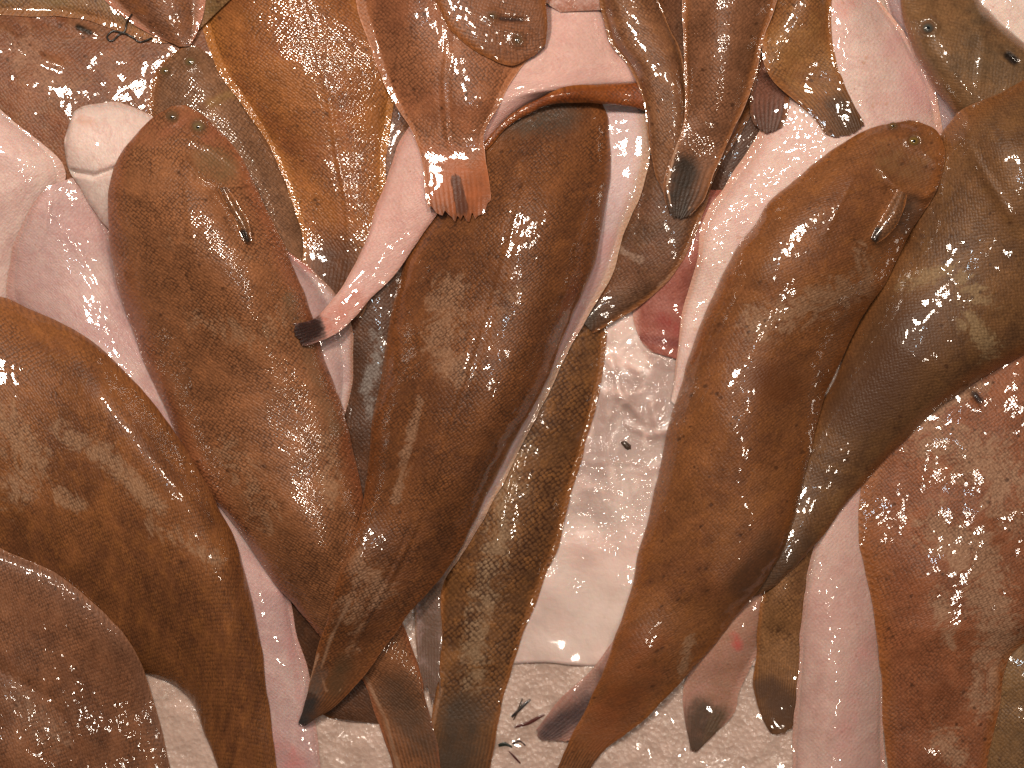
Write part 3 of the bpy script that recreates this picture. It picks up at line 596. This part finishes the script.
fish('flatfish', 'tan brown fish left of centre, whole head with two eyes beside the white head',
     [(172,106,184,105),(148,121,208,119),(122,150,233,146),(110,185,253,185),(108,225,272,225),(115,270,292,265),(129,320,311,315),(147,370,328,365),(170,422,342,412),(198,475,355,465),(236,530,368,520),(272,578,382,580),(305,620,402,620),(340,655,418,660),(364,682,427,692),(378,722,434,732),(392,768,442,770),(398,800,446,800)],
     V(BR, c1=(0.31,0.15,0.075), c2=(0.25,0.12,0.06), c3=(0.34,0.16,0.075), c4=(0.38,0.25,0.16), cm=(0.33,0.12,0.06), wet=1.2, glit=0.10, relief=0.9, lat=0.55, rays=24, edge=0.6), T=40, tail=0.86, fin=0.96, dome=(2.0,0.80), tround=0.1,
     eyes=[(172,117,5.0,0.7,(0.24,0.17,0.09)),(198,127,6,0.9,(0.42,0.34,0.16))],
     blotch=[([(200,320),(260,340),(300,300)],20,0.6),([(230,450),(270,520)],22,0.6),([(330,440),(330,500)],16,0.7),([(170,240),(250,255)],14,0.4)],
     paint=[((0.17,0.12,0.065),0.5,[(205,160),(225,168)],17),((0.30,0.12,0.075),0.4,[(150,135),(180,120),(215,135)],16),((0.09,0.055,0.035),0.75,[(395,690),(425,740)],22),((0.34,0.23,0.16),0.6,[(366,678),(386,720),(400,775)],3),((0.17,0.12,0.075),0.5,[(290,300),(335,430)],9)],
     strokes=[([(186,160),(200,178),(222,188),(250,184)],3,3.8),([(222,190),(245,190)],5,-2.2),([(165,112),(205,118)],6,1.6),([(183,160),(190,225),(200,300)],2.5,1.0),([(190,140),(215,150),(240,170)],4,1.5),([(222,188),(246,240)],3,1.2)])
lc = [o for o in COL.objects if o.get('label', '').startswith('tan brown fish left')][0]
fish('pectoral_fin', '', [(219,188,226,187),(228,208,238,206),(239,226,247,223),(246,243,250,241)], FN, T=2.5, parent=lc, edge_t=1.2, head=False, paint=[((0.015,0.012,0.01),0.95,[(243,233),(249,243)],4)])
fish('flatfish', 'big golden brown fish curving down along the left side to the bottom edge',
     [(-255,425,-245,400),(-190,520,-205,320),(-95,560,-105,285),(0,600,-5,298),(50,628,78,332),(95,655,136,382),(140,672,186,450),(184,692,230,530),(205,733,253,605),(220,780,267,695),(232,840,280,790),(245,900,290,880)],
     V(BR, c1=(0.27,0.12,0.05), c2=(0.17,0.075,0.035), c3=(0.31,0.14,0.05), c4=(0.38,0.26,0.17), cm=(0.34,0.15,0.05), wet=1.2, edge=0.35, rimf=0.1, spots=0.5), T=44, fin=0.96, dome=(2.0,0.80), tail=0.93,
     blotch=[([(5,420),(30,460),(20,490)],24,0.8),([(60,430),(110,460),(160,510)],13,0.9),([(150,520),(215,560)],14,0.7),([(60,495),(80,505)],12,0.8)])
fish('flatfish', 'mauve brown fish in the bottom left corner with a streak of sparkles',
     [(-230,690,-160,530),(-170,820,-70,528),(-90,900,5,549),(-10,960,70,584),(50,1000,129,640),(95,1020,152,695),(120,1040,173,775)],
     V(BR, c1=(0.27,0.13,0.07), c2=(0.19,0.09,0.05), c3=(0.29,0.15,0.085), c4=(0.38,0.26,0.19), cm=(0.25,0.15,0.11), wet=2.0, edge=0.4), T=44, fin=0.96, dome=(2.0,0.80),
     strokes=[([(0,670),(50,700),(90,768)],6,-2)], blotch=[([(10,690),(60,740)],20,0.6)])
fish('flatfish', 'large chestnut brown fish in the centre with a grey dark-tipped tail',
     [(505,66,560,62),(465,118,604,105),(437,178,609,165),(412,238,603,225),(395,295,588,280),(386,350,562,345),(377,405,533,405),(368,465,500,470),(358,520,468,530),(342,570,438,580),(326,620,402,622),(313,665,372,665),(303,700,340,702),(297,724,304,728)],
     V(BR, c1=(0.20,0.088,0.038), c2=(0.145,0.064,0.03), c3=(0.25,0.11,0.042), c4=(0.34,0.225,0.15), cm=(0.28,0.11,0.04), lat=0.6, relief=0.8, rays=20, wet=1.0, spots=0.8), T=44, tail=0.89, fin=0.96, dome=(2.0,0.80), seam=0.05, tround=0.0,
     blotch=[([(450,290),(440,350),(455,370)],24,0.85),([(520,290),(490,310)],22,0.5),([(420,400),(395,500)],6,0.9),([(350,560),(380,590),(345,610)],20,0.8),([(360,620),(350,650)],12,0.6)],
     paint=[((0.06,0.062,0.055),0.6,[(470,120),(560,115)],22),((0.10,0.095,0.09),0.6,[(320,672),(311,698)],11),((0.03,0.03,0.032),0.75,[(309,700),(300,724)],12),((0.09,0.055,0.03),0.7,[(345,665),(335,685)],12),((0.34,0.23,0.16),0.6,[(350,600),(330,640),(320,672),(326,690),(340,690)],2.2),((0.42,0.29,0.21),0.7,[(318,655),(306,690)],2.2)])  # dark grey band at the top is painted shade below the draped fish
# the pale fish draped across the top, its brown side showing where the edge curls under
fish('flatfish', 'pink bellied fish draped over the centre fish, with a thin dark-tipped tail',
     [(545,-110,605,-110),(541,-30,610,-30),(541,15,608,15),(531,42,616,50),(508,56,638,66),(472,78,645,82),(446,94,600,87),(426,110,550,95),(408,128,506,120),(396,150,479,150),(384,185,456,187),(371,220,436,215),(356,260,406,258),(338,294,372,297),(315,318,340,330),(290,323,300,350)],
     V(PL, c1=(0.66,0.46,0.42), c2=(0.62,0.40,0.37), c3=(0.70,0.50,0.46), cm=(0.56,0.26,0.20), wet=0.9, rays=14, edge=0.6), T=14, fin=0.93, tail=0.93, tround=0.0, ragged=0.15, dome=(2.0, 0.9), g=0.2, stiff=1.2,
     paint=[((0.45,0.15,0.10),0.6,[(355,300),(325,325)],14),((0.035,0.018,0.016),1.0,[(312,329),(290,340)],15)])
dr = [o for o in COL.objects if o.get('label', '').startswith('pink bellied fish draped')][0]
fish('curled_edge', '', [(646,78,650,114),(625,82,630,109),(600,85,603,104),(572,89,577,101),(545,95,552,104),(520,108,527,115),(500,124,505,129),(482,147,485,150)],
     V(BR, c1=(0.27,0.09,0.03), c2=(0.20,0.06,0.022), c3=(0.32,0.11,0.035), spots=0.1, rays=6, finlike=True, coat=0.4, wet=0.3), T=5, parent=dr, head=False, fin=1.0, dome=(2, .6))
dr.children[-1]['label'] = 'orange brown pigmented side showing where the edge curls'
fish('flatfish', 'rosy fish edge with wet glints at the top centre',
     [(535,-70,620,-70),(540,-20,618,-20),(546,2,612,0),(560,12,598,10)], V(PL, c1=(0.42,0.22,0.17), c2=(0.36,0.17,0.12), wet=2.2, edge=0.3), T=12)
fish('flatfish', 'brown fish lobe right of the draped pink fish at the top',
     [(606,-100,640,-100),(602,-30,650,-30),(604,12,664,10),(612,42,680,45),(632,68,686,85),(643,98,687,118),(648,138,684,148),(655,172,674,178),(662,192,668,194)],
     V(BR, c1=(0.25,0.13,0.07), c2=(0.20,0.10,0.055), c3=(0.29,0.15,0.07), c4=(0.36,0.25,0.17), cm=(0.32,0.15,0.06), wet=1.4), T=16, dome=(2.4,.6))
fish('flatfish', 'brown fish at the top with glittering back and a black pale-rimmed tail',
     [(710,-140,770,-140),(690,-70,786,-70),(682,0,777,0),(682,50,760,50),(684,95,746,100),(681,130,730,138),(670,165,712,172),(664,190,702,198),(671,219,684,220)],
     V(BR, c1=(0.25,0.13,0.075), c2=(0.20,0.10,0.055), c3=(0.28,0.14,0.08), c4=(0.36,0.25,0.18), rim=(0.6,0.38,0.28), rimf=1.0, glit=0.09, wet=1.3, rays=16), T=20, tail=0.80, tround=0.05,
     paint=[((0.03,0.022,0.016),0.9,[(684,168),(678,214)],15),((0.42,0.29,0.21),0.8,[(683,118),(667,185),(673,217),(690,208)],2.0)])
fish('flatfish', 'brown fish with a fanned orange-red tail lying over the draped pink fish',
     [(370,-130,520,-130),(352,-60,545,-60),(356,0,546,0),(370,45,534,45),(384,80,510,84),(400,110,496,112),(414,135,484,135),(421,158,486,158),(425,185,490,184),(432,222,490,224)],
     V(BR, c1=(0.30,0.14,0.075), c2=(0.25,0.11,0.06), c3=(0.34,0.155,0.08), c4=(0.40,0.25,0.18), cm=(0.40,0.18,0.09), rim=(0.7,0.38,0.26), rimf=0.9, wet=0.7, coat=0.7, rays=24, relief=0.6, lat=0.5, rayc=0.45), T=24, tail=0.79, tround=0.20, ragged=0.16, seam=-0.05,
     paint=[((0.40,0.145,0.07),0.62,[(438,185),(478,182)],40),((0.11,0.05,0.035),0.8,[(456,180),(462,208)],8)])
fish('flatfish', 'fish head with two small glinting eyes above the orange-red tail at the top',
     [(536,54,544,46),(512,64,548,26),(478,50,547,4),(446,22,542,-24),(415,-50,520,-85),(390,-140,470,-165)],
     V(BR, c1=(0.26,0.125,0.07), c2=(0.21,0.10,0.055), c3=(0.29,0.14,0.08), wet=1.4, blotch=0.4), T=6, fin=0.97, dome=(2.2,0.65),
     eyes=[(492,16,4,0.6,(0.2,0.14,0.08)),(517,40,4.5,0.5,(0.2,0.15,0.09))], strokes=[([(498,18),(525,20)],2.5,-2.5),([(500,30),(530,34)],3,1.2)], paint=[((0.03,0.02,0.02),0.8,[(500,19),(522,20)],3)])

# ------------------------------------------------------------------ small debris
blob('debris_flake', 'small dark brown flake on the paper sheet', 'flake', [(620,442,623,446),(625,441,627,450),(631,445,631,449)], (0.05,0.03,0.02))
twigs = [([(511,716,512,718),(518,709,520,711),(525,702,527,704),(530,699,531,700)],'black hooked weed scrap nearest the paper sheet on the ice',(0.02,0.015,0.015)),
         ([(514,726,515,728),(526,722,528,725),(538,716,539,719),(544,714,545,715)],'dark red weed scrap lying flat toward the grey-pink tail',(0.09,0.025,0.02)),
         ([(498,744,499,747),(505,742,506,746),(512,746,512,748)],'greenish black weed clump beside the orange brown tail',(0.02,0.025,0.02)),
         ([(512,743,513,745),(519,740,520,742),(526,745,525,746)],'short dark weed crumb among the ice under the red scrap',(0.04,0.02,0.02)),
         ([(508,750,509,752),(515,756,514,758),(521,763,520,764)],'lowest red-black weed sliver on the ice near the bottom edge',(0.08,0.02,0.02)),
         ([(522,698,523,699),(518,708,520,709),(513,720,514,720)],'thin upright weed stalk on the ice',(0.05,0.03,0.02))]
for r_, lb, c_ in twigs: blob('weed_scrap', lb, 'weed', r_, c_, T=1.3, group='weed scraps on the ice')

def thread(pts, name, label):
    pts = np.array(pts, float); n = 60; k = np.linspace(0, len(pts)-1, n); i = np.clip(k.astype(int), 0, len(pts)-2); t = (k-i)[:, None]
    T = np.gradient(pts, axis=0)
    q = (2*t**3-3*t**2+1)*pts[i]+(t**3-2*t**2+t)*T[i]+(-2*t**3+3*t**2)*pts[i+1]+(t**3-t**2)*T[i+1]
    z = sample(H, q[:, 0], q[:, 1])+1.2
    c = W(q[:, 0], q[:, 1], z); tg = np.gradient(c, axis=0); tg /= np.linalg.norm(tg, axis=1)[:, None]; a = np.cross(tg, [0, 0, 1]); b = np.cross(tg, a)
    vs = []; m = 8; r = 0.95*S
    for j in range(m): an = 2*math.pi*j/m; vs.append(c+r*(math.cos(an)*a+math.sin(an)*b))
    v = np.stack(vs, 1).reshape(-1, 3); f = [(i_*m+j, i_*m+(j+1) % m, (i_+1)*m+(j+1) % m, (i_+1)*m+j) for i_ in range(n-1) for j in range(m)]
    nn = NT(name); nn.put(nn.p.inputs['Base Color'], (0.02, 0.018, 0.016)); nn.p.inputs['Roughness'].default_value = 0.25
    org = c[0].copy(); o = mesh_obj(name, v-org, np.array(f), nn.m); o.location = org; tag(o, label, 'thread')
thread([(132,14),(127,22),(124,32),(113,31),(107,37),(112,41),(122,33),(132,37),(140,42),(152,38)], 'looped_thread', 'thin black looped thread lying on the rosy brown fish at top left')
